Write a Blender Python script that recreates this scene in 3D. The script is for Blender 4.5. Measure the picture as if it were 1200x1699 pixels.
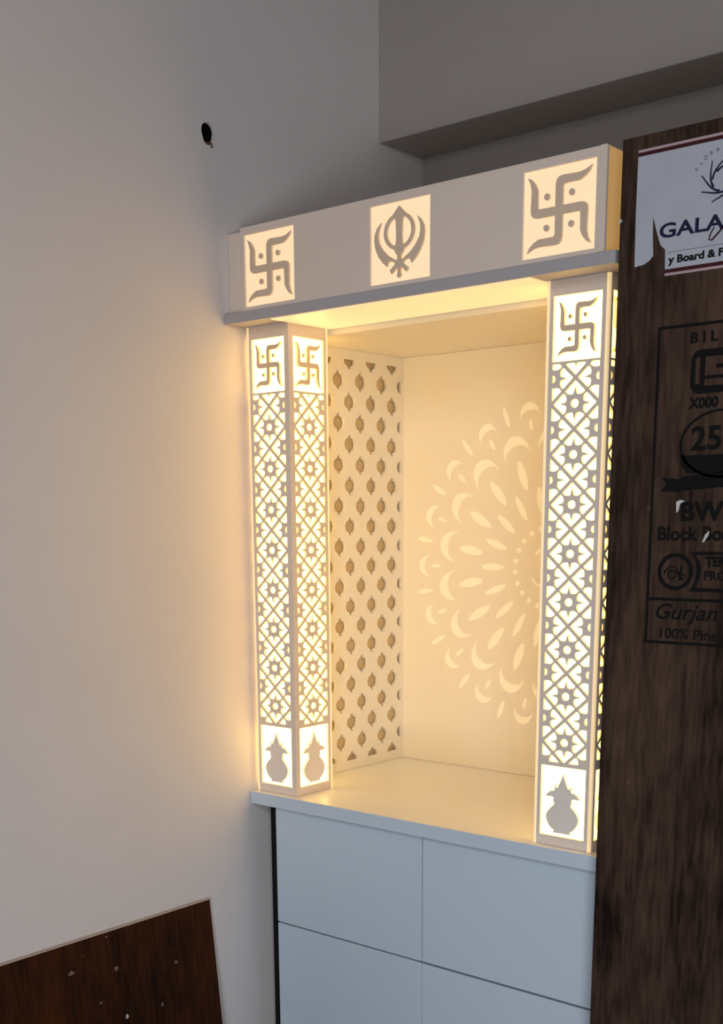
import bpy, bmesh, math, random
import numpy as np
from mathutils import Matrix, Vector
from mathutils.geometry import delaunay_2d_cdt

random.seed(7)
for o in list(bpy.data.objects):
    bpy.data.objects.remove(o, do_unlink=True)
scene = bpy.context.scene
COL = scene.collection
H = 0.72                       # height of the temple's white top slab above the floor

# ------------------------------------------------------------------ camera
FPX, CX, CY, W_PX, H_PX = 1996.72, 592.375, 1315.95, 1200.0, 1699.0
CAM = Vector((1.9453, -1.9145, 0.5989 + H))
pitch, yaw, roll = 0.2205, 0.7077, -0.0072
fwd = Vector((-math.sin(yaw)*math.cos(pitch), math.cos(yaw)*math.cos(pitch), -math.sin(pitch)))
rgt = Vector((math.cos(yaw), math.sin(yaw), 0))
up = rgt.cross(fwd)
r2 = math.cos(roll)*rgt + math.sin(roll)*up
u2 = -math.sin(roll)*rgt + math.cos(roll)*up
cam_data = bpy.data.cameras.new('camera')
cam = bpy.data.objects.new('camera', cam_data)
COL.objects.link(cam)
cam.matrix_world = Matrix(((r2.x, u2.x, -fwd.x, CAM.x), (r2.y, u2.y, -fwd.y, CAM.y),
                           (r2.z, u2.z, -fwd.z, CAM.z), (0, 0, 0, 1)))
cam_data.sensor_fit = 'AUTO'
cam_data.sensor_width = 36.0
cam_data.lens = FPX / H_PX * 36.0
cam_data.shift_x = -(CX - W_PX/2) / H_PX
cam_data.shift_y = (CY - H_PX/2) / H_PX
cam_data.clip_start = 0.05
scene.camera = cam

# ------------------------------------------------------------------ world, daylight, exposure
world = bpy.data.worlds.new('world')
scene.world = world
world.use_nodes = True
wb = world.node_tree.nodes['Background']
wb.inputs[0].default_value = (0.80, 0.88, 1.0, 1)
wb.inputs[1].default_value = 0.042

def area_light(name, loc, target, sx, sy, energy, color, spread=180):
    l = bpy.data.lights.new(name, 'AREA')
    l.shape = 'RECTANGLE'; l.size = sx; l.size_y = sy
    l.energy = energy; l.color = color; l.spread = math.radians(spread)
    o = bpy.data.objects.new(name, l); COL.objects.link(o)
    o.location = loc
    d = Vector(target) - Vector(loc)
    o.rotation_euler = d.to_track_quat('-Z', 'Y').to_euler()
    return o
# added low source of cool daylight behind the camera, nothing seen there
area_light('low_daylight_added', (2.7, -2.9, 0.50), (0.35, 0.0, 0.85), 1.2, 0.85, 23.5, (0.86, 0.93, 1.0), 150)
# weaker added light high on the same side, for shade below the slab
area_light('high_daylight_added', (2.5, -2.75, 2.30), (0.30, 0.0, 0.55), 1.0, 0.6, 8.5, (0.90, 0.94, 1.0), 110)

vs = scene.view_settings
vs.view_transform = 'Standard'
vs.look = 'None'
vs.exposure = 0.0
vs.gamma = 1.0
vs.use_curve_mapping = False

# ------------------------------------------------------------------ materials
def new_mat(name):
    m = bpy.data.materials.new(name); m.use_nodes = True
    return m, m.node_tree, m.node_tree.nodes['Principled BSDF']

def plain(name, col, rough=0.5, spec=0.4, var=0.0, scale=8.0, bump=0.0, bscale=60.0, coat=0.0):
    m, nt, b = new_mat(name)
    b.inputs['Base Color'].default_value = (*col, 1)
    b.inputs['Roughness'].default_value = rough
    b.inputs['Specular IOR Level'].default_value = spec
    b.inputs['Coat Weight'].default_value = coat
    tc = nt.nodes.new('ShaderNodeTexCoord')
    if var > 0:
        n = nt.nodes.new('ShaderNodeTexNoise'); n.inputs['Scale'].default_value = scale
        n.inputs['Detail'].default_value = 5
        nt.links.new(tc.outputs['Object'], n.inputs['Vector'])
        r = nt.nodes.new('ShaderNodeValToRGB')
        r.color_ramp.elements[0].position = 0.3; r.color_ramp.elements[1].position = 0.7
        r.color_ramp.elements[0].color = (*[c*(1-var) for c in col], 1)
        r.color_ramp.elements[1].color = (*[min(1, c*(1+var)) for c in col], 1)
        nt.links.new(n.outputs['Fac'], r.inputs['Fac'])
        nt.links.new(r.outputs['Color'], b.inputs['Base Color'])
    if bump > 0:
        n2 = nt.nodes.new('ShaderNodeTexNoise'); n2.inputs['Scale'].default_value = bscale
        n2.inputs['Detail'].default_value = 4
        nt.links.new(tc.outputs['Object'], n2.inputs['Vector'])
        bp = nt.nodes.new('ShaderNodeBump'); bp.inputs['Strength'].default_value = bump
        bp.inputs['Distance'].default_value = 0.002
        nt.links.new(n2.outputs['Fac'], bp.inputs['Height'])
        nt.links.new(bp.outputs['Normal'], b.inputs['Normal'])
    return m

def glow(name, base, ecol, strength, rough=0.4):
    m, nt, b = new_mat(name)
    b.inputs['Base Color'].default_value = (*base, 1)
    b.inputs['Roughness'].default_value = rough
    b.inputs['Emission Color'].default_value = (*ecol, 1)
    b.inputs['Emission Strength'].default_value = strength
    return m

def wood(name, dark, light, rough=0.55, scuff=0.0, stretch=0.12, scale=14.0):
    m, nt, b = new_mat(name)
    L = nt.links
    tc = nt.nodes.new('ShaderNodeTexCoord')
    mp = nt.nodes.new('ShaderNodeMapping'); mp.inputs['Scale'].default_value = (1, 1, stretch)
    L.new(tc.outputs['Object'], mp.inputs['Vector'])
    n1 = nt.nodes.new('ShaderNodeTexNoise'); n1.inputs['Scale'].default_value = scale
    n1.inputs['Detail'].default_value = 8; n1.inputs['Distortion'].default_value = 1.2
    L.new(mp.outputs['Vector'], n1.inputs['Vector'])
    n2 = nt.nodes.new('ShaderNodeTexNoise'); n2.inputs['Scale'].default_value = scale*9
    n2.inputs['Detail'].default_value = 6
    L.new(mp.outputs['Vector'], n2.inputs['Vector'])
    mx = nt.nodes.new('ShaderNodeMix'); mx.data_type = 'FLOAT'; mx.inputs['Factor'].default_value = 0.6
    L.new(n1.outputs['Fac'], mx.inputs[2]); L.new(n2.outputs['Fac'], mx.inputs[3])
    r = nt.nodes.new('ShaderNodeValToRGB')
    r.color_ramp.elements[0].position = 0.40; r.color_ramp.elements[0].color = (*dark, 1)
    r.color_ramp.elements[1].position = 0.62; r.color_ramp.elements[1].color = (*light, 1)
    n4 = nt.nodes.new('ShaderNodeTexNoise'); n4.inputs['Scale'].default_value = 5
    n4.inputs['Detail'].default_value = 7; n4.inputs['Roughness'].default_value = 0.65
    mp4 = nt.nodes.new('ShaderNodeMapping'); mp4.inputs['Scale'].default_value = (1, 1, min(1, stretch*4))
    L.new(tc.outputs['Object'], mp4.inputs['Vector']); L.new(mp4.outputs['Vector'], n4.inputs['Vector'])
    mx4 = nt.nodes.new('ShaderNodeMix'); mx4.data_type = 'FLOAT'; mx4.inputs['Factor'].default_value = 0.45
    L.new(mx.outputs[0], mx4.inputs[2]); L.new(n4.outputs['Fac'], mx4.inputs[3])
    L.new(mx4.outputs[0], r.inputs['Fac'])
    out = r.outputs['Color']
    if scuff > 0:
        n3 = nt.nodes.new('ShaderNodeTexNoise'); n3.inputs['Scale'].default_value = 16
        n3.inputs['Detail'].default_value = 3
        L.new(tc.outputs['Object'], n3.inputs['Vector'])
        r3 = nt.nodes.new('ShaderNodeValToRGB')
        r3.color_ramp.elements[0].position = 0.72; r3.color_ramp.elements[0].color = (0, 0, 0, 1)
        r3.color_ramp.elements[1].position = 0.80; r3.color_ramp.elements[1].color = (scuff, scuff, scuff, 1)
        L.new(n3.outputs['Fac'], r3.inputs['Fac'])
        m3 = nt.nodes.new('ShaderNodeMix'); m3.data_type = 'RGBA'
        L.new(r3.outputs['Color'], m3.inputs['Factor'])
        L.new(out, m3.inputs[6]); m3.inputs[7].default_value = (0.42, 0.38, 0.35, 1)
        out = m3.outputs[2]
    L.new(out, b.inputs['Base Color'])
    b.inputs['Roughness'].default_value = rough
    b.inputs['Specular IOR Level'].default_value = 0.12
    bp = nt.nodes.new('ShaderNodeBump'); bp.inputs['Strength'].default_value = 0.25
    bp.inputs['Distance'].default_value = 0.001
    L.new(mx.outputs[0], bp.inputs['Height']); L.new(bp.outputs['Normal'], b.inputs['Normal'])
    return m

M = {}
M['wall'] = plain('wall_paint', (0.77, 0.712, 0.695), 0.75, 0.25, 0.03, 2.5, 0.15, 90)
M['backwall'] = plain('back_wall_shaded', (0.46, 0.41, 0.375), 0.8, 0.2, 0.04, 2.5, 0.15, 90)  # wall paint darkened: shade on beam and back wall put into the colour
M['floor'] = plain('floor_tile', (0.13, 0.11, 0.10), 0.4, 0.4, 0.08, 3)
M['ceiling'] = plain('ceiling_paint', (0.62, 0.59, 0.56), 0.85, 0.2)
M['laminate'] = plain('blue_white_laminate', (0.64, 0.74, 0.84), 0.38, 0.4, 0.015, 3)
M['slab'] = plain('white_slab', (0.88, 0.87, 0.86), 0.3, 0.45, 0.01, 4)
M['panel'] = plain('cream_corian', (0.91, 0.845, 0.72), 0.45, 0.35, 0.01, 6)
M['header'] = plain('beige_white_sheet', (0.84, 0.70, 0.60), 0.42, 0.4, 0.02, 5)
M['edgeband'] = plain('grey_edge_band', (0.47, 0.44, 0.45), 0.5, 0.3)
M['backing'] = plain('lit_wall_tan', (0.66, 0.50, 0.28), 0.7, 0.2, 0.05, 12)
M['carve'] = plain('carved_sheet', (0.86, 0.73, 0.63), 0.45, 0.35, 0.02, 10)
M['kalash'] = plain('pale_kalash_sheet', (0.94, 0.83, 0.74), 0.45, 0.35, 0.02, 10)
M['motif'] = plain('motif_sheet', (0.80, 0.61, 0.45), 0.5, 0.3)
M['core'] = glow('lit_core', (0.9, 0.85, 0.7), (1.0, 0.632, 0.145), 4.7)
M['strip'] = glow('lit_corner_strip', (0.85, 0.75, 0.55), (1.0, 0.68, 0.30), 0.58)
M['tile'] = glow('lit_tile', (0.6, 0.5, 0.4), (1.0, 0.70, 0.39), 0.76)
M['soffit'] = glow('soffit_glow', (0.9, 0.82, 0.65), (1.0, 0.70, 0.32), 0.55)
M['amber'] = glow('amber_side_glow', (0.6, 0.4, 0.2), (1.0, 0.52, 0.13), 0.30)
M['petal'] = glow('lit_petal', (0.9, 0.85, 0.75), (1.0, 0.78, 0.38), 0.19)
M['dark'] = plain('gap_shade', (0.012, 0.010, 0.009), 0.8, 0.1)  # near black, the shade of the cabinet gap as a colour
M['gap'] = plain('carcass_inside', (0.02, 0.024, 0.03), 0.8, 0.1)
M['ply'] = wood('dark_ply_face', (0.012, 0.006, 0.004), (0.098, 0.056, 0.038), 0.6, 0.3)
M['plyedge'] = wood('ply_edge', (0.02, 0.01, 0.006), (0.07, 0.035, 0.02), 0.6, 0, 3.0)
M['brown'] = wood('brown_board_face', (0.012, 0.004, 0.0015), (0.068, 0.018, 0.004), 0.75, 0.3)
M['paleedge'] = plain('pale_board_edge', (0.55, 0.45, 0.36), 0.7, 0.2, 0.1, 40)
M['ink'] = plain('black_ink', (0.003, 0.003, 0.003), 0.6, 0.2)
M['paper'] = plain('sticker_paper', (0.50, 0.52, 0.58), 0.5, 0.3, 0.03, 20)
M['maroon'] = plain('maroon_ink', (0.06, 0.008, 0.010), 0.5, 0.3)
M['pink'] = plain('pink_border', (0.52, 0.38, 0.40), 0.5, 0.3)
M['navy'] = plain('navy_ink', (0.010, 0.012, 0.05), 0.5, 0.3)
M['wine'] = plain('wine_ink', (0.06, 0.008, 0.035), 0.5, 0.3)
M['grey'] = plain('grey_ink', (0.10, 0.10, 0.11), 0.5, 0.3)
M['scuff'] = plain('white_scuff', (0.60, 0.58, 0.55), 0.7, 0.2, 0.2, 80)
M['scuff_dim'] = plain('grey_scuff', (0.17, 0.12, 0.10), 0.8, 0.1, 0.3, 90)
M['hole'] = plain('hole_dark', (0.006, 0.005, 0.004), 0.95, 0.05)
M['wire'] = plain('brown_wire', (0.16, 0.09, 0.04), 0.5, 0.3)

# ------------------------------------------------------------------ builders
def world_loc(o):
    v = Vector((0, 0, 0))
    while o is not None:
        v += Vector(o.location); o = o.parent
    return v

def link(name, me, mat, parent=None):
    o = bpy.data.objects.new(name, me); COL.objects.link(o)
    if mat is not None and len(me.materials) == 0:
        me.materials.append(mat)
    o.parent = parent
    return o

def thing(name, label, cat, loc, group=None):
    """an Empty at the thing's base; loc is in slab coordinates"""
    o = bpy.data.objects.new(name, None); COL.objects.link(o)
    o.empty_display_size = 0.05
    o.location = (loc[0], loc[1], loc[2] + H)
    o['label'] = label; o['category'] = cat; o['kind'] = 'thing'
    if group: o['group'] = group
    return o

def shift(me, parent):
    """mesh written in slab coordinates -> local coordinates of its parent"""
    me.transform(Matrix.Translation(Vector((0, 0, H)) - (world_loc(parent) if parent else Vector((0, 0, 0)))))

def box_mesh(x0, x1, y0, y1, z0, z1, bevel=0.0, name='box'):
    bm = bmesh.new()
    bmesh.ops.create_cube(bm, size=1)
    for v in bm.verts:
        v.co = Vector((x0 + (v.co.x+.5)*(x1-x0), y0 + (v.co.y+.5)*(y1-y0), z0 + (v.co.z+.5)*(z1-z0)))
    if bevel > 0:
        bmesh.ops.bevel(bm, geom=list(bm.edges), offset=bevel, segments=2, affect='EDGES', profile=0.6)
    me = bpy.data.meshes.new(name); bm.to_mesh(me); bm.free()
    return me

def box(name, x0, x1, y0, y1, z0, z1, mat, parent=None, bevel=0.0):
    me = box_mesh(x0, x1, y0, y1, z0, z1, bevel, name)
    shift(me, parent)
    return link(name, me, mat, parent)

def struct(o):
    o['kind'] = 'structure'; return o

def plate_mesh(loops, th, name='plate'):
    """flat plate in local u,v with holes (even-odd), thickness along w from 0 to th"""
    vs_, es = [], []
    for lp in loops:
        n0, n = len(vs_), len(lp)
        vs_ += [Vector(p) for p in lp]
        es += [(n0+i, n0+(i+1) % n) for i in range(n)]
    vo, eo, fo, ov, oe, of = delaunay_2d_cdt(vs_, es, [], 0, 1e-7, True)
    A = np.array([tuple(vs_[i]) for i, _ in es]); Bq = np.array([tuple(vs_[j]) for _, j in es])
    keep = []
    for f in fo:                                     # keep the triangles inside by the even-odd rule
        cx_ = sum(vo[i].x for i in f)/len(f); cy_ = sum(vo[i].y for i in f)/len(f)
        m = (A[:, 1] > cy_) != (Bq[:, 1] > cy_)
        if m.any():
            xi = A[m, 0] + (cy_-A[m, 1])/(Bq[m, 1]-A[m, 1])*(Bq[m, 0]-A[m, 0])
            if int((xi > cx_).sum()) % 2: keep.append(f)
    fo = keep
    bm = bmesh.new()
    a = [bm.verts.new((p.x, p.y, 0)) for p in vo]
    b = [bm.verts.new((p.x, p.y, th)) for p in vo]
    for f in fo:
        bm.faces.new([a[i] for i in f][::-1]); bm.faces.new([b[i] for i in f])
    count = {}
    for f in fo:
        for i in range(len(f)):
            e = (f[i], f[(i+1) % len(f)]); count[e] = 1
    for (p, q) in list(count):
        if (q, p) not in count:
            bm.faces.new((a[p], a[q], b[q], b[p]))
    bmesh.ops.delete(bm, geom=[v for v in bm.verts if not v.link_faces], context='VERTS')
    bmesh.ops.recalc_face_normals(bm, faces=bm.faces)
    me = bpy.data.meshes.new(name); bm.to_mesh(me); bm.free()
    return me

def text_mesh(body, size, th=0.0004, sx=1.0, shear=0.0, align='LEFT', bold=0.0):
    cu = bpy.data.curves.new('tmp', 'FONT'); cu.body = body; cu.size = size
    cu.extrude = th/2; cu.align_x = align; cu.shear = shear; cu.offset = bold
    cu.resolution_u = 3
    ob = bpy.data.objects.new('tmp', cu); COL.objects.link(ob)
    dg = bpy.context.evaluated_depsgraph_get()
    me = bpy.data.meshes.new_from_object(ob.evaluated_get(dg))
    bpy.data.objects.remove(ob, do_unlink=True); bpy.data.curves.remove(cu)
    me.transform(Matrix.Diagonal((sx, 1, 1, 1)) @ Matrix.Translation((0, 0, th/2)))
    me.materials.clear()
    return me

def FRAME(o, U, V, W):
    return Matrix(((U[0], V[0], W[0], o[0]), (U[1], V[1], W[1], o[1]), (U[2], V[2], W[2], o[2]), (0, 0, 0, 1)))
def F_FRONT(x, y, z): return FRAME((x, y, z), (1, 0, 0), (0, 0, 1), (0, -1, 0))     # faces the viewer (-y)
def F_RIGHT(x, y, z): return FRAME((x, y, z), (0, 1, 0), (0, 0, 1), (1, 0, 0))      # faces +x

def put(name, me, frame, mat, parent=None):
    me.transform(frame); shift(me, parent)
    return link(name, me, mat, parent)

def poly_rect(u0, u1, v0, v1): return [(u0, v0), (u1, v0), (u1, v1), (u0, v1)]
def disc(u, v, r, n=14, rv=None):
    rv = rv or r
    return [(u + r*math.cos(2*math.pi*i/n), v + rv*math.sin(2*math.pi*i/n)) for i in range(n)]
def scaled(poly, cu, cv, su, sv): return [(cu + a*su, cv + b*sv) for a, b in poly]

def stroke(pts, w0, w1=None):
    """closed outline around a polyline, width tapering w0 -> w1"""
    w1 = w0 if w1 is None else w1
    L, R = [], []
    n = len(pts)
    for i, p in enumerate(pts):
        a = pts[max(0, i-1)]; b = pts[min(n-1, i+1)]
        dx, dy = b[0]-a[0], b[1]-a[1]; l = math.hypot(dx, dy) or 1
        w = (w0 + (w1-w0)*i/(n-1))/2
        L.append((p[0]-dy/l*w, p[1]+dx/l*w)); R.append((p[0]+dy/l*w, p[1]-dx/l*w))
    return L + R[::-1]
def arc(cx, cy, r, a0, a1, n=12, ry=None):
    ry = ry or r
    return [(cx + r*math.cos(math.radians(a0+(a1-a0)*i/n)), cy + ry*math.sin(math.radians(a0+(a1-a0)*i/n))) for i in range(n+1)]

def multi_mesh(polys, th, name):
    """several separate outlines extruded into one mesh (for one symbol or one line of print)"""
    bm = bmesh.new()
    for i, lp in enumerate(polys):
        me = plate_mesh([lp], th*(1+0.003*i)); bm.from_mesh(me); bpy.data.meshes.remove(me)
    me = bpy.data.meshes.new(name); bm.to_mesh(me); bm.free()
    return me

# ------------------------------------------------------------------ the room
FLOOR, CEIL = -H, 1.96
struct(box('floor', -0.12, 9.0, -9.0, 0.74, FLOOR-0.1, FLOOR, M['floor']))
hole_out = [(-0.088 + 0.0165*math.cos(a)*(1+.10*math.sin(3*a)), 1.366 + 0.022*math.sin(a)*(1+.06*math.cos(2*a)))
            for a in [2*math.pi*i/22 for i in range(22)]]
wl = struct(put('wall_left', plate_mesh([poly_rect(-4.4, 0.62, FLOOR, CEIL), hole_out], 0.12), F_RIGHT(-0.12, 0, 0), M['wall']))
hb = box('hole_backing', -0.125, -0.12, -0.13, -0.045, 1.32, 1.41, M['hole'], wl)
hl = put('hole_lining', plate_mesh([scaled(hole_out, 0, 0, 1, 1), [(-0.088+(a+0.088)*.93, 1.366+(b-1.366)*.93) for a, b in hole_out]], 0.114),
         F_RIGHT(-0.12, 0, 0), M['hole'], wl)
cu = bpy.data.curves.new('w', 'CURVE'); cu.dimensions = '3D'; cu.bevel_depth = 0.0022; cu.bevel_resolution = 2
sp = cu.splines.new('BEZIER'); wp = [(-0.06, -0.088, 1.366), (-0.012, -0.086, 1.352), (0.003, -0.082, 1.347), (0.004, -0.081, 1.341)]
sp.bezier_points.add(len(wp)-1)
for i, p in enumerate(wp):
    sp.bezier_points[i].co = p; sp.bezier_points[i].handle_left_type = sp.bezier_points[i].handle_right_type = 'AUTO'
wo = bpy.data.objects.new('w', cu); COL.objects.link(wo)
wm = bpy.data.meshes.new_from_object(wo.evaluated_get(bpy.context.evaluated_depsgraph_get()))
bpy.data.objects.remove(wo, do_unlink=True); wm.materials.clear()
shift(wm, wl); link('wire', wm, M['wire'], wl)

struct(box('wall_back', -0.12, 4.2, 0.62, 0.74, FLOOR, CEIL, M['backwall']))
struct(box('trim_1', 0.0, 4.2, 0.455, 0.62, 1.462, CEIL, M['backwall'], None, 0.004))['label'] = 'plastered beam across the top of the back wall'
struct(box('ceiling', -0.12, 4.2, -4.4, 0.74, CEIL, CEIL+0.1, M['ceiling']))

# ------------------------------------------------------------------ base cabinet and slab
cab = thing('drawer_cabinet', 'pale blue-white cabinet with handleless drawers under the lit temple', 'cabinet', (0.48, 0.26, FLOOR))
box('carcass', 0.0615, 0.899, 0.020, 0.53, FLOOR, -0.0286, M['gap'], cab)
box('side_glow_or_shade', 0.0425, 0.0612, 0.004, 0.53, FLOOR, -0.0286, M['dark'], cab)['label'] = 'black strip for the unlit gap beside the cabinet'  # black strip added for the shade in the gap by the wall
for (x0, x1, z0, z1) in ((0.0620, 0.4820, -0.3060, -0.0345), (0.4857, 0.8995, -0.3055, -0.0345),
                         (0.0620, 0.4831, FLOOR+0.06, -0.3095), (0.4849, 0.8995, FLOOR+0.06, -0.3100)):
    box('drawer_front', x0, x1, 0.0, 0.0195, z0, z1, M['laminate'], cab, 0.0012)
box('plinth', 0.0625, 0.899, 0.045, 0.06, FLOOR, FLOOR+0.06, M['laminate'], cab)

slab = thing('slab_top', 'white slab forming the temple floor on top of the drawers', 'slab', (0.45, 0.26, -0.0284))
box('slab', 0.0015, 0.900, -0.0165, 0.536, -0.0284, 0.0, M['slab'], slab, 0.0008)
box('edge_daylight_tone', 0.0015, 0.900, -0.0185, -0.0166, -0.0284, -0.0002, M['laminate'], slab, 0.0005)['label'] = 'front edge strip, cool daylight put into its pale blue-grey'  # cool daylight on the slab front put into this strip's colour
# origin of a one-mesh thing goes to its base
def base_origin(o):
    o['kind'] = 'thing'
    vs_ = [v.co for v in o.data.vertices]
    c = Vector(((min(v.x for v in vs_)+max(v.x for v in vs_))/2, (min(v.y for v in vs_)+max(v.y for v in vs_))/2, min(v.z for v in vs_)))
    o.data.transform(Matrix.Translation(-c)); o.location = Vector(o.location) + c

# ------------------------------------------------------------------ motifs
def swastika_poly(t):
    arm = [(-t, t), (-t, .300), (-t+.012, .352), (-t+.045, .384), (.05, .392), (.18, .386), (.28, .384), (.36, .402), (.435, .440),
           (.405, .382), (.345, .332), (.27, .392-2*t+.004), (.15, .392-2*t+.004), (t+.012, .392-2*t), (t, .392-2*t-.02), (t, t)]
    out = []
    for k in range(4):
        for (a, b) in arm[:-1]:
            for _ in range(k): a, b = b, -a
            out.append((a, b))
    return out
KALASH = [(.0, .905), (.022, .85), (.06, .79), (.10, .735), (.115, .70), (.155, .695), (.19, .735), (.205, .735), (.185, .67), (.225, .645), (.28, .645),
          (.33, .62), (.40, .575), (.37, .56), (.29, .565), (.23, .56), (.205, .545), (.215, .50), (.195, .475), (.19, .455), (.25, .42), (.32, .37), (.375, .31),
          (.385, .27), (.365, .215), (.31, .15), (.24, .105), (.19, .09), (.205, .05)]
KALASH = [(a, b) for a, b in KALASH] + [(-a, b) for a, b in KALASH[::-1] if a > 0]

# ------------------------------------------------------------------ pillars
PW, PT, PH = 0.061, 0.006, 1.006        # half width, sheet thickness, height
TILE = 0.0475
AX, AZ = 0.0475, 0.04287
Z_TOPT = (0.8717, 0.9802); Z_BOTT = (0.0197, 0.1540)
FULL = [(.90, 0), (.51, .392), (.46, .405), (.38, .315), (.35, .19), (.37, .085), (.42, .060), (.66, 0),
        (.42, -.060), (.37, -.085), (.35, -.19), (.38, -.315), (.46, -.405), (.51, -.392)]
HALF = [(.88, .02), (.51, .392), (.46, .405), (.38, .315), (.35, .19), (.37, .02)]
def star_holes():
    hs = []
    def hole(poly, c, d, sgn=1):
        # poly in (s, p): s from circle node c along direction d, p across
        lp = []
        for s, p in poly:
            if d[0] == 0: lp.append((c[0] + sgn*p*AX, c[1] + d[1]*s*AZ))
            else: lp.append((c[0] + d[0]*s*AX, c[1] + sgn*p*AZ))
        hs.append(lp)
    z0 = 0.200
    for k in range(8):
        z = z0 + 2*AZ*k
        hs.append(disc(0, z, .168*AX, 12, .175*AZ))
        for d in ((1, 0), (-1, 0), (0, 1), (0, -1)): hole(FULL, (0, z), d)
        zs = z + AZ                                   # the X level above this circle: side circles
        for sx in (-1, 1):
            hole(FULL, (sx*AX, zs), (-sx, 0))
            hs.append([(sx*(AX-.15*AX*math.cos(a)), zs + .17*AZ*math.sin(a)) for a in [math.radians(-80+160*i/6) for i in range(7)]])
            hole(HALF, (sx*AX, zs), (0, -1), -sx)
            if k < 7: hole(HALF, (sx*AX, zs), (0, 1), -sx)
            else: hole([(.58, .02), (.58, .31), (.5, .40), (.44, .40), (.37, .30), (.345, .17), (.36, .02)], (sx*AX, zs), (0, 1), -sx)
    zt = z0 + 16*AZ                                   # clipped hole under the upper tile
    hole([(.90, 0), (.50, .40), (.43, .40), (.43, .05), (.565, 0), (.43, -.05), (.43, -.40), (.50, -.40)], (0, zt), (0, -1))
    zb = z0 - AZ
    for sx in (-1, 1):
        hole([(.80, .10), (.5, .40), (.44, .40), (.37, .30), (.345, .17), (.35, .10)], (sx*AX, zb), (-sx, 0), 1)
        hole(HALF, (sx*AX, zb), (0, 1), -sx)
    return hs
pm = plate_mesh([poly_rect(-PW+PT, PW-PT, 0.0, PH), poly_rect(-TILE, TILE, *Z_TOPT), poly_rect(-TILE, TILE, *Z_BOTT)] + star_holes(), PT, 'carved_panel')
pm.transform(F_FRONT(0, -PW+PT, 0))
def motif(lp, th, name):
    m = plate_mesh([lp], th, name); m.transform(F_FRONT(0, -PW+PT, 0)); return m
tc = (Z_TOPT[0]+Z_TOPT[1])/2; th_ = Z_TOPT[1]-Z_TOPT[0]
sw_m = motif(scaled(swastika_poly(.048), 0, tc, .086, th_*.94), PT, 'swastika')
dot_m = motif(disc(0, 0, .0034, 10, .0038), PT, 'dot')
ka_m = motif(scaled(KALASH, 0, Z_BOTT[0], .091, Z_BOTT[1]-Z_BOTT[0]), PT, 'kalash')
cs_m = box_mesh(-PW, -PW+PT, -PW, -PW+PT, 0, PH, 0.0008, 'corner_strip')
core_m = box_mesh(-PW+PT, PW-PT, -PW+PT, PW-PT, 0.002, PH-0.002, 0, 'light_box')

def pillar(cx, label, plain_corner=None):
    t = thing('temple_pillar', label, 'pillar', (cx, PW, 0), 'backlit carved pillars of the temple')
    link('light_box', core_m, M['core'], t)['label'] = 'glowing warm white light box'
    for k in range(4):                       # front, right, back, left
        p = link('carved_panel', pm, M['carve'], t); p.rotation_euler = (0, 0, k*math.pi/2)
        link('swastika', sw_m, M['motif'], p)
        for du in (-1, 1):
            for dv in (-1, 1):
                d = link('dot', dot_m, M['motif'], p); d.location = (du*.0148, 0, tc + dv*.0185)
        link('kalash', ka_m, M['kalash'], p)
        c = link('corner_strip', cs_m, M['strip'], t); c.rotation_euler = (0, 0, k*math.pi/2)
        if plain_corner == k:
            c.data = cs_m.copy(); c.data.materials.clear(); c.data.materials.append(M['carve'])
    return t
pillar(0.0685, 'glowing carved pillar in the corner against the painted wall', 1)
pillar(0.8125, 'glowing carved pillar next to the dark upright wood board')

# ------------------------------------------------------------------ left and right lattice sides
jq = [(0, 1), (.18, .92), (.31, .79), (.33, .64), (.58, .59), (.84, .42), (.97, .19), (1.0, 0)]
JH = jq + [(a, -b) for a, b in jq[-2::-1]] + [(-a, -b) for a, b in jq[1:]] + [(-a, b) for a, b in jq[-2:0:-1]]
JR, JB = [(a, b) for a, b in JH if b <= 0], [(a, b) for a, b in JH if b >= 0]
HY, HZ = .0197, .0226
def ccw_sort(lp):
    cx = sum(p[0] for p in lp)/len(lp); cy = sum(p[1] for p in lp)/len(lp)
    return lp
def jali_loops(y0, y1, z1):
    loops = [poly_rect(y0, y1, 0.0005, z1)]
    q = [(a*HY, b*HZ) for a, b in jq]
    lower = [(-a, -b) for a, b in q[::-1]][0:] ; lower = [(-q[-1][0], 0)] + [(-a, -b) for a, b in q[-2::-1]] + [(a, -b) for a, b in q[1:]]
    for n in range(0, 10):
        y = .5139 - .0394*n
        if n == 0:
            for k in range(10):
                z = .9227 - .0946*k
                left = [(-a, b) for a, b in q[::-1]] + [(-a, -b) for a, b in q[1:]][::-1][::-1]
                pts = [(-a, b) for a, b in q if a > .006] ; pts = pts + [(-a, -b) for a, b in pts[-2::-1] for a in [-a]]
                up_ = [(-a, b) for a, b in q if a > .0045]
                lo_ = [(a_, -b_) for a_, b_ in up_[-2::-1]]
                loop = [(-.0045, .62*HZ)] + up_ + lo_ + [(-.0045, -.62*HZ)]
                loops.append([(y+a, z+b) for a, b in loop])
        elif n % 2 == 1:
            for k in range(11):
                z = .970 - .0946*k
                if k == 0: loops.append([(y+a, z+b) for a, b in lower])
                elif k == 10: loops.append([(y+a, z-b) for a, b in lower])
                else: loops.append([(y+a*HY, z+b*HZ) for a, b in JH])
        else:
            for k in range(10):
                z = .9227 - .0946*k
                loops.append([(y+a*HY, z+b*HZ) for a, b in JH])
    return loops
lat_loops = jali_loops(.1225, .5195, .9915)
def lattice(x0, xb, label):
    t = thing('lattice_side', label, 'lattice panel', (x0, .321, 0))
    put('lattice', plate_mesh(lat_loops, 0.007), F_RIGHT(x0, 0, 0), M['panel'], t)
    box('lit_wall_tone', xb, xb+.003, .1225, .5195, .0005, .9915, M['backing'], t)['label'] = 'tan sheet added for the warm dim light behind the holes'  # added sheet; its tan stands in for the warm-lit wall behind
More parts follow.
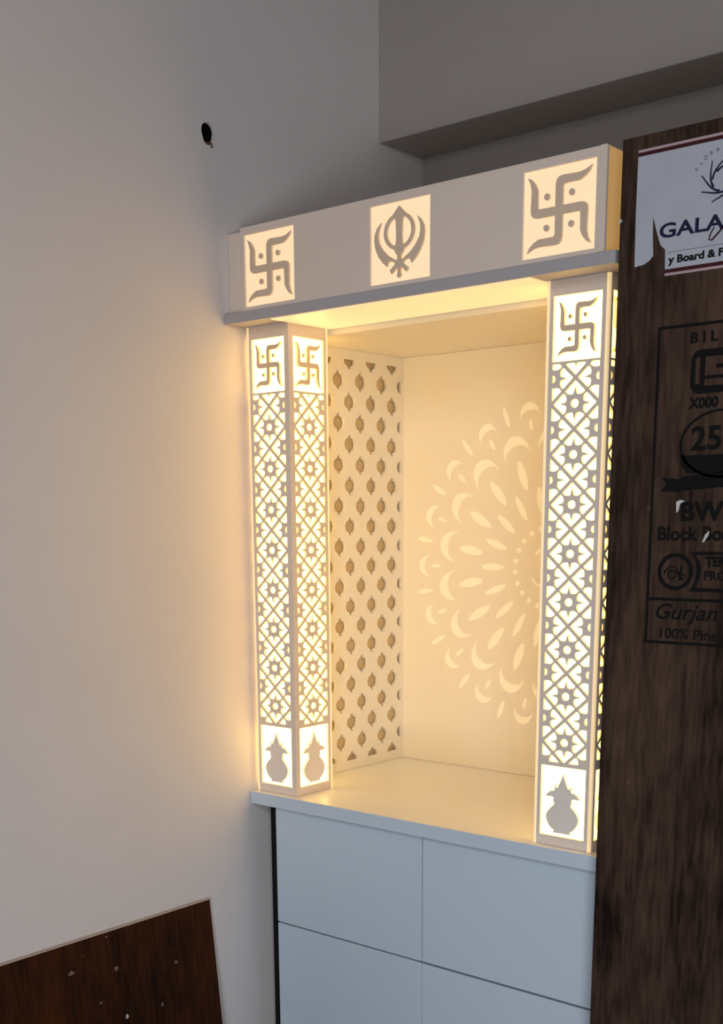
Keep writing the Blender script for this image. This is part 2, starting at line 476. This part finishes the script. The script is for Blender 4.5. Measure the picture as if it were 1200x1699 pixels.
lattice(.0157, .0095, 'cream lattice side panel with rows of cut-out holes behind the corner pillar')
lattice(.8613, .8715, 'cream lattice side panel hidden behind the pillar by the wood board')
# ------------------------------------------------------------------ back panel with the petal mandala
bk = thing('mandala_back_panel', 'white back panel with a glowing petal mandala inside the temple', 'back panel', (0.45, 0.526, 0))
box('panel', 0.0107, 0.8733, 0.520, 0.532, 0.0005, 0.9915, M['panel'], bk)
MC = Vector((0.45, 0.52, 0.495))
def lens(L, Wd, n=8, blunt=.35):
    up_ = []
    for i in range(n+1):
        q = -1 + 2*i/n
        up_.append((q*L/2, max(Wd*.14, Wd/2*(.55*math.sqrt(max(0, 1-q*q)) + .45*(1-q*q)))))
    return up_ + [(a, -b) for a, b in up_[::-1]]
def crescent(tipx, tipy, outx, inx, n=12):
    o = [(tipx + (outx-tipx)*math.cos(a), tipy*math.sin(a)*(1+.10*math.cos(a))) for a in [math.radians(-90+180*i/n) for i in range(n+1)]]
    i_ = [(tipx + (inx-tipx)*math.cos(a), (tipy-.001)*math.sin(a)) for a in [math.radians(90-180*i/n) for i in range(1, n)]]
    return o + i_
def radial(name, lp, count, off):
    me = plate_mesh([lp], 0.0016, name)
    me.transform(F_FRONT(0, 0.0006, 0))
    for k in range(count):
        a = off + 360.0/count*k
        o = link(name, me, M['petal'], bk)
        o.location = MC + Vector((0, 0, H)) - world_loc(bk)
        o.rotation_euler = (0, -math.radians(a), 0)
def at_r(lp, r): return [(a+r, b) for a, b in lp]
radial('small_crescent', crescent(.343, .0255, .3755, .3585), 18, 0)
radial('small_bar', at_r(lens(.027, .0100), .325), 18, 0)
radial('outer_bar', at_r(lens(.047, .0125), .363), 18, 10)
radial('crescent', crescent(.264, .0355, .3150, .2920), 18, 10)
radial('petal', at_r(lens(.068, .0215), .222), 18, 10)
radial('inner_petal', at_r(lens(.061, .0165), .155), 18, 0)
radial('dot', disc(.0915, 0, .0066, 10, .0058), 22, 7)
om = multi_mesh([stroke(arc(-.018, .020, .020, 150, -80, 12), .006, .011), stroke(arc(-.020, -.017, .024, 80, -170, 14), .011, .004),
                 stroke([(-.002, .001), (.018, .004), (.034, -.010), (.046, -.004), (.048, .012)], .009, .004),
                 stroke(arc(.016, .046, .020, 200, 340, 8), .004, .006), disc(.016, .048, .0050, 8)], .0016, 'om_symbol')
put('om_symbol', om, F_FRONT(MC.x, MC.y+.0006, MC.z), M['petal'], bk)

# ------------------------------------------------------------------ inner ceiling of the temple
ic = box('temple_roof_panel', 0.0107, 0.8895, 0.128, 0.532, 0.9920, 1.0055, M['panel'])
ic['label'] = 'white ceiling panel inside the temple above the mandala'; ic['category'] = 'ceiling panel'; base_origin(ic)

# ------------------------------------------------------------------ header
hd = thing('temple_header', 'beige header box with three glowing symbol tiles across the temple top', 'header', (0.45, 0.03, 1.006))
ht = [(.0637, .2033), (.3982, .5388), (.7347, .8741)]
HZ0, HZ1 = 1.0337, 1.1713
HF = -0.0575
put('front_panel', plate_mesh([poly_rect(.054, .893, 1.0268, 1.186)] + [poly_rect(a, b, HZ0, HZ1) for a, b in ht], 0.005), F_FRONT(0, HF+0.005, 0), M['header'], hd)
box('edge_trim', .8805, .8935, HF-0.0022, HF, 1.0268, 1.1862, M['header'], hd, .0008)
box('base_board', 0.0012, .914, HF-0.0015, 0.128, 1.0062, 1.0266, M['edgeband'], hd, .001)
box('soffit_glow', 0.132, .749, -0.054, 0.124, 1.0040, 1.0061, M['soffit'], hd)['label'] = 'underside panel with added glow'  # emission added for the bright underside band; no fixture seen
box('filler_block', 0.0012, .0535, HF+0.016, 0.12, 1.0268, 1.184, M['header'], hd, .001)
box('side_glow_or_shade', .886, .892, HF+0.0052, 0.126, 1.0268, 1.1855, M['amber'], hd)['label'] = 'header side with leaking warm light as amber glow'  # weak emission stands in for warm light leaking from the gap
box('top_board', .054, .8855, HF+0.0052, 0.126, 1.180, 1.1855, M['header'], hd)
box('rear_board', .054, .8855, 0.120, 0.126, 1.0268, 1.1798, M['header'], hd)
KH = [
    # blade
    [(0, .944), (.05, .895), (.105, .845), (.07, .80), (.055, .76), (.047, .60), (.05, .50), (.07, .44), (.085, .41), (.055, .36), (.03, .335), (.028, .29),
     (.075, .25), (.06, .20), (.025, .185), (.022, .12), (.034, .085), (.02, .055)],
]
KH[0] = KH[0] + [(-a, b) for a, b in KH[0][::-1] if a > 0]
kir = [(-.30, .775), (-.365, .72), (-.41, .64), (-.418, .56), (-.40, .46), (-.345, .35), (-.27, .265), (-.205, .212), (-.19, .25), (-.165, .278), (-.10, .262),
       (-.04, .225), (-.03, .245), (-.08, .29), (-.18, .345), (-.27, .425), (-.335, .52), (-.352, .60), (-.345, .67)]
KH += [kir, [(-a, b) for a, b in kir[::-1]]]
KH += [stroke([(.02, .24), (-.06, .20), (-.125, .145), (-.14, .135)], .045, .06), stroke([(-.02, .24), (.06, .20), (.125, .145), (.14, .135)], .045, .06)]
for i, (a, b) in enumerate(ht):
    lt = box('lit_tile', a-.004, b+.004, HF+0.0055, HF+0.0085, HZ0-.004, HZ1+.004, M['tile'], hd)
    lt['label'] = ['glowing tile with a swastika nearest the painted wall', 'glowing tile with a double-edged sword emblem', 'glowing tile with a swastika nearest the wood board'][i]
    w, h, cxm, czm = b-a, HZ1-HZ0, (a+b)/2, (HZ0+HZ1)/2
    if i != 1:
        put('swastika', plate_mesh([scaled(swastika_poly(.050), 0, 0, w, h*.98)], .0045), F_FRONT(cxm, HF+.0054, czm), M['motif'], lt)
        for du in (-1, 1):
            for dv in (-1, 1):
                put('dot', plate_mesh([disc(0, 0, .0052, 12)], .0045), F_FRONT(cxm+du*.17*w, HF+.0054, czm+dv*.175*h), M['motif'], lt)
    else:
        put('khanda', multi_mesh([scaled(p, 0, 0, w, h) for p in KH], .0045, 'khanda'), F_FRONT(cxm-.002, HF+.0054, HZ0), M['motif'], lt)
        put('ring', plate_mesh([disc(0, 0, .256*w, 28, .232*h), disc(0, 0, .205*w, 28, .187*h)], .0044), F_FRONT(cxm-.002, HF+.0054, HZ0+.63*h), M['motif'], lt)

# ------------------------------------------------------------------ upright dark board with stickers and print
YP = -0.075
pb = thing('upright_wood_board', 'tall dark brown block board with a torn white sticker beside the temple', 'board', (1.39, YP+.0095, FLOOR))
box('board', .929, 1.849, YP, YP+.019, FLOOR, 1.181, M['ply'], pb, .0012)
stp = [(.957, 1.151), (1.30, 1.151), (1.30, .981), (1.0105, .981), (1.0095, 1.010), (1.001, 1.018), (.993, 1.040), (.9865, 1.062), (.9875, 1.030), (.9895, 1.004),
       (.984, .998), (.974, .993), (.958, .991), (.9565, 1.07)]
sk = put('sticker', plate_mesh([stp], .0004), F_FRONT(0, YP, 0), M['paper'], pb)
sk['label'] = 'torn white paper sticker with a printed name'
def print_(name, me, x, z, mat, parent, lift=.0004): return put(name, me, F_FRONT(x, YP-lift, z), mat, parent)
def bar(x0, x1, z0, z1): return plate_mesh([poly_rect(x0, x1, z0, z1)], .0003)
print_('border_line', bar(.957, 1.30, 1.1512, 1.1565), 0, 0, M['maroon'], sk, 0)
print_('border_line', bar(.957, 1.30, 1.1567, 1.1605), 0, 0, M['pink'], sk, 0)
print_('border_line', bar(1.0105, 1.30, .9755, .9808), 0, 0, M['maroon'], sk, 0)
print_('border_line', bar(1.0105, 1.30, .9715, .9753), 0, 0, M['pink'], sk, 0)
print_('lettering', text_mesh('GALAXY', .0290, .0003, 1.42, 0, 'LEFT', .0007), .9975, 1.0275, M['navy'], sk)
print_('swoosh', multi_mesh([stroke([(1.128, 1.050), (1.110, 1.036), (1.096, 1.022), (1.086, 1.013), (1.081, 1.014), (1.083, 1.022), (1.089, 1.031)], .0036, .002)], .0003, 'swoosh'), 0, 0, M['wine'], sk)
print_('rule_line', bar(1.0125, 1.29, 1.0048, 1.0054), 0, 0, M['grey'], sk)
print_('lettering', text_mesh('y Board & F', .0152, .0003, 1.22, 0, 'LEFT', .0006), 1.0165, .9890, M['ink'], sk)
lg = []
for k in range(9):
    a = 40*k + 12
    lg.append(stroke([(1.100 + r_*math.cos(math.radians(a-d_)), 1.0955 + .88*r_*math.sin(math.radians(a-d_))) for r_, d_ in
              ((.0185, 0), (.0195, 22), (.0215, 42), (.0245, 60), (.0285, 74), (.0330, 84), (.0380, 90))], .0034, .0016))
print_('round_emblem', multi_mesh(lg, .0003, 'round_emblem'), 0, 0, M['navy'], sk)
for ch, a in zip('FLORA', (152, 140, 128, 116, 104)):
    m_ = text_mesh(ch, .0085, .0003, 1, 0, 'CENTER'); m_.transform(Matrix.Rotation(math.radians(a-90), 4, 'Z'))
    print_('lettering', m_, 1.100+.047*math.cos(math.radians(a)), 1.0955+.041*math.sin(math.radians(a)), M['grey'], sk)
# stamped print on the wood itself
LW = .0045
print_('printed_border', plate_mesh([poly_rect(1.004, 1.34, .402, .897), poly_rect(1.004+LW, 1.34-LW, .477, .897-LW), poly_rect(1.004+LW, 1.34-LW, .402+LW, .472)], .0003), 0, 0, M['ink'], pb, 0)
print_('printed_text', text_mesh('B I L I', .0215, .0003, 1.15, 0, 'LEFT', .0008), 1.058, .868, M['ink'], pb, 0)
def rrect(x0, x1, z0, z1, r, n=5):
    out = []
    for (cx_, cz_, a0) in ((x1-r, z1-r, 0), (x0+r, z1-r, 90), (x0+r, z0+r, 180), (x1-r, z0+r, 270)):
        out += arc(cx_, cz_, r, a0, a0+90, n)
    return out
print_('printed_mark', plate_mesh([rrect(1.062, 1.150, .792, .857, .016), rrect(1.070, 1.078, .806, .846, .0035),
       [(1.086, .846), (1.143, .846), (1.143, .834), (1.104, .834), (1.104, .828), (1.143, .828), (1.143, .803), (1.086, .803), (1.086, .813), (1.124, .813), (1.124, .818), (1.086, .818)]], .0003), 0, 0, M['ink'], pb, 0)
print_('printed_text', text_mesh('X000', .0215, .0003, 1.0, 0, 'LEFT', .0009), 1.063, .771, M['ink'], pb, 0)
ring = [disc(1.120, .716, .071, 40, .052), disc(1.120, .716, .066, 40, .048)]
print_('printed_badge', plate_mesh(ring, .0003), 0, 0, M['ink'], pb, 0)
print_('printed_text', text_mesh('25', .050, .0003, 1.05, 0, 'LEFT', .0012), 1.068, .708, M['ink'], pb, 0)
print_('printed_badge', plate_mesh([[(1.051, .700), (1.189, .700), (1.186, .686), (1.176, .672), (1.064, .672), (1.054, .686)]], .0003), 0, 0, M['ink'], pb, 0)
print_('printed_ribbon', multi_mesh([[(1.054, .668), (1.12, .6735), (1.186, .668), (1.186, .645), (1.12, .650), (1.054, .645)],
        [(1.021, .667), (1.056, .664), (1.056, .644), (1.021, .646), (1.030, .656)]], .0003, 'printed_ribbon'), 0, 0, M['ink'], pb, 0)
print_('printed_text', text_mesh('BWP', .0400, .0003, 1.12, 0, 'LEFT', .0016), 1.056, .600, M['ink'], pb, 0)
print_('printed_text', text_mesh('Block Board', .0300, .0003, 1.02, 0, 'LEFT', .0010), 1.0175, .569, M['ink'], pb, 0)
print_('printed_emblem', plate_mesh([disc(1.053, .519, .031, 30, .030), disc(1.053, .519, .0245, 26, .0235)], .0003), 0, 0, M['ink'], pb, 0)
print_('printed_emblem', multi_mesh([stroke(arc(1.047, .514, .0065, 0, 350, 12), .003), stroke([(1.033, .516), (1.044, .528), (1.053, .526), (1.060, .512), (1.068, .506)], .003),
        stroke([(1.061, .505), (1.064, .530)], .004), stroke([(1.056, .520), (1.070, .512)], .003)], .0003, 'printed_emblem'), 0, 0, M['ink'], pb, 0)
print_('printed_frame', plate_mesh([[(1.078, .551), (1.30, .551), (1.30, .488), (1.078, .488), (1.088, .505), (1.090, .522), (1.088, .536)],
        [(1.086, .546), (1.296, .546), (1.296, .494), (1.089, .494), (1.095, .508), (1.097, .522), (1.095, .534)]], .0003), 0, 0, M['ink'], pb, 0)
print_('printed_text', text_mesh('TERMITE', .020, .0003, 1.0, 0, 'LEFT', .0012), 1.104, .529, M['ink'], pb, 0)
print_('printed_text', text_mesh('PROOF', .020, .0003, 1.0, 0, 'LEFT', .0006), 1.102, .507, M['ink'], pb, 0)
print_('printed_text', text_mesh('Gurjan', .0350, .0003, 1.14, .3, 'LEFT', .0005), 1.017, .443, M['ink'], pb, 0)
print_('printed_text', text_mesh('100% Pine L', .0235, .0003, 1.07, 0, 'LEFT', .0005), 1.027, .4115, M['ink'], pb, 0)
for lp in ([(1.049, .629), (1.056, .632), (1.064, .630), (1.056, .626), (1.0535, .614), (1.050, .612)],
           [(1.0965, .566), (1.101, .578), (1.108, .584), (1.107, .577), (1.100, .566)]):
    print_('scuff_mark', plate_mesh([lp], .0003), 0, 0, M['scuff'], pb, .0005)
put('edge_chip', plate_mesh([[(.9265, 1.062), (.931, 1.066), (.934, 1.063), (.930, 1.0595)]], .002), F_FRONT(0, YP, 0), M['scuff'], pb)

# ------------------------------------------------------------------ dark board leaning on the left wall
lb = thing('leaning_board', 'dark brown board with a pale edge leaning on the painted wall', 'board', (0.052, -0.93, FLOOR))
LEN = 0.498
me = box_mesh(0.0015, 0.0075, -0.77, 0.766, 0, LEN, .0006, 'board')
fl = link('board', me, M['brown'], lb)
e1 = link('pale_edge', box_mesh(0.0015, 0.0072, -0.77, 0.766, LEN, LEN+.002, 0, 'pale_edge'), M['paleedge'], lb)
e2 = link('pale_edge', box_mesh(0.0015, 0.0072, 0.7662, 0.7682, 0, LEN+.002, 0, 'pale_edge'), M['paleedge'], lb)
lean = math.atan2(0.052-0.0, LEN)
lb.rotation_euler = (0, -math.asin(0.050/LEN), 0)
for (yy, zz, sy, sz, mk) in ((.380, .438, .0075, .0045, 'scuff_dim'), (.491, .416, .0055, .0045, 'scuff_dim'), (.504, .307, .0035, .0050, 'scuff'),
                         (.650, .385, .0045, .0040, 'scuff_dim'), (.443, .356, .0040, .0035, 'scuff_dim'), (.601, .303, .0035, .0045, 'scuff_dim'), (.475, .489, .0030, .0025, 'scuff_dim')):
    sm = plate_mesh([[(a*(1+.3*math.sin(2.3*k+yy*40)), b*(1+.25*math.cos(1.7*k+zz*50))) for k, (a, b) in enumerate(disc(0, 0, sy, 9, sz))]], .0003)
    sm.transform(F_RIGHT(.0075, yy, zz)); link('scuff_mark', sm, M[mk], lb)
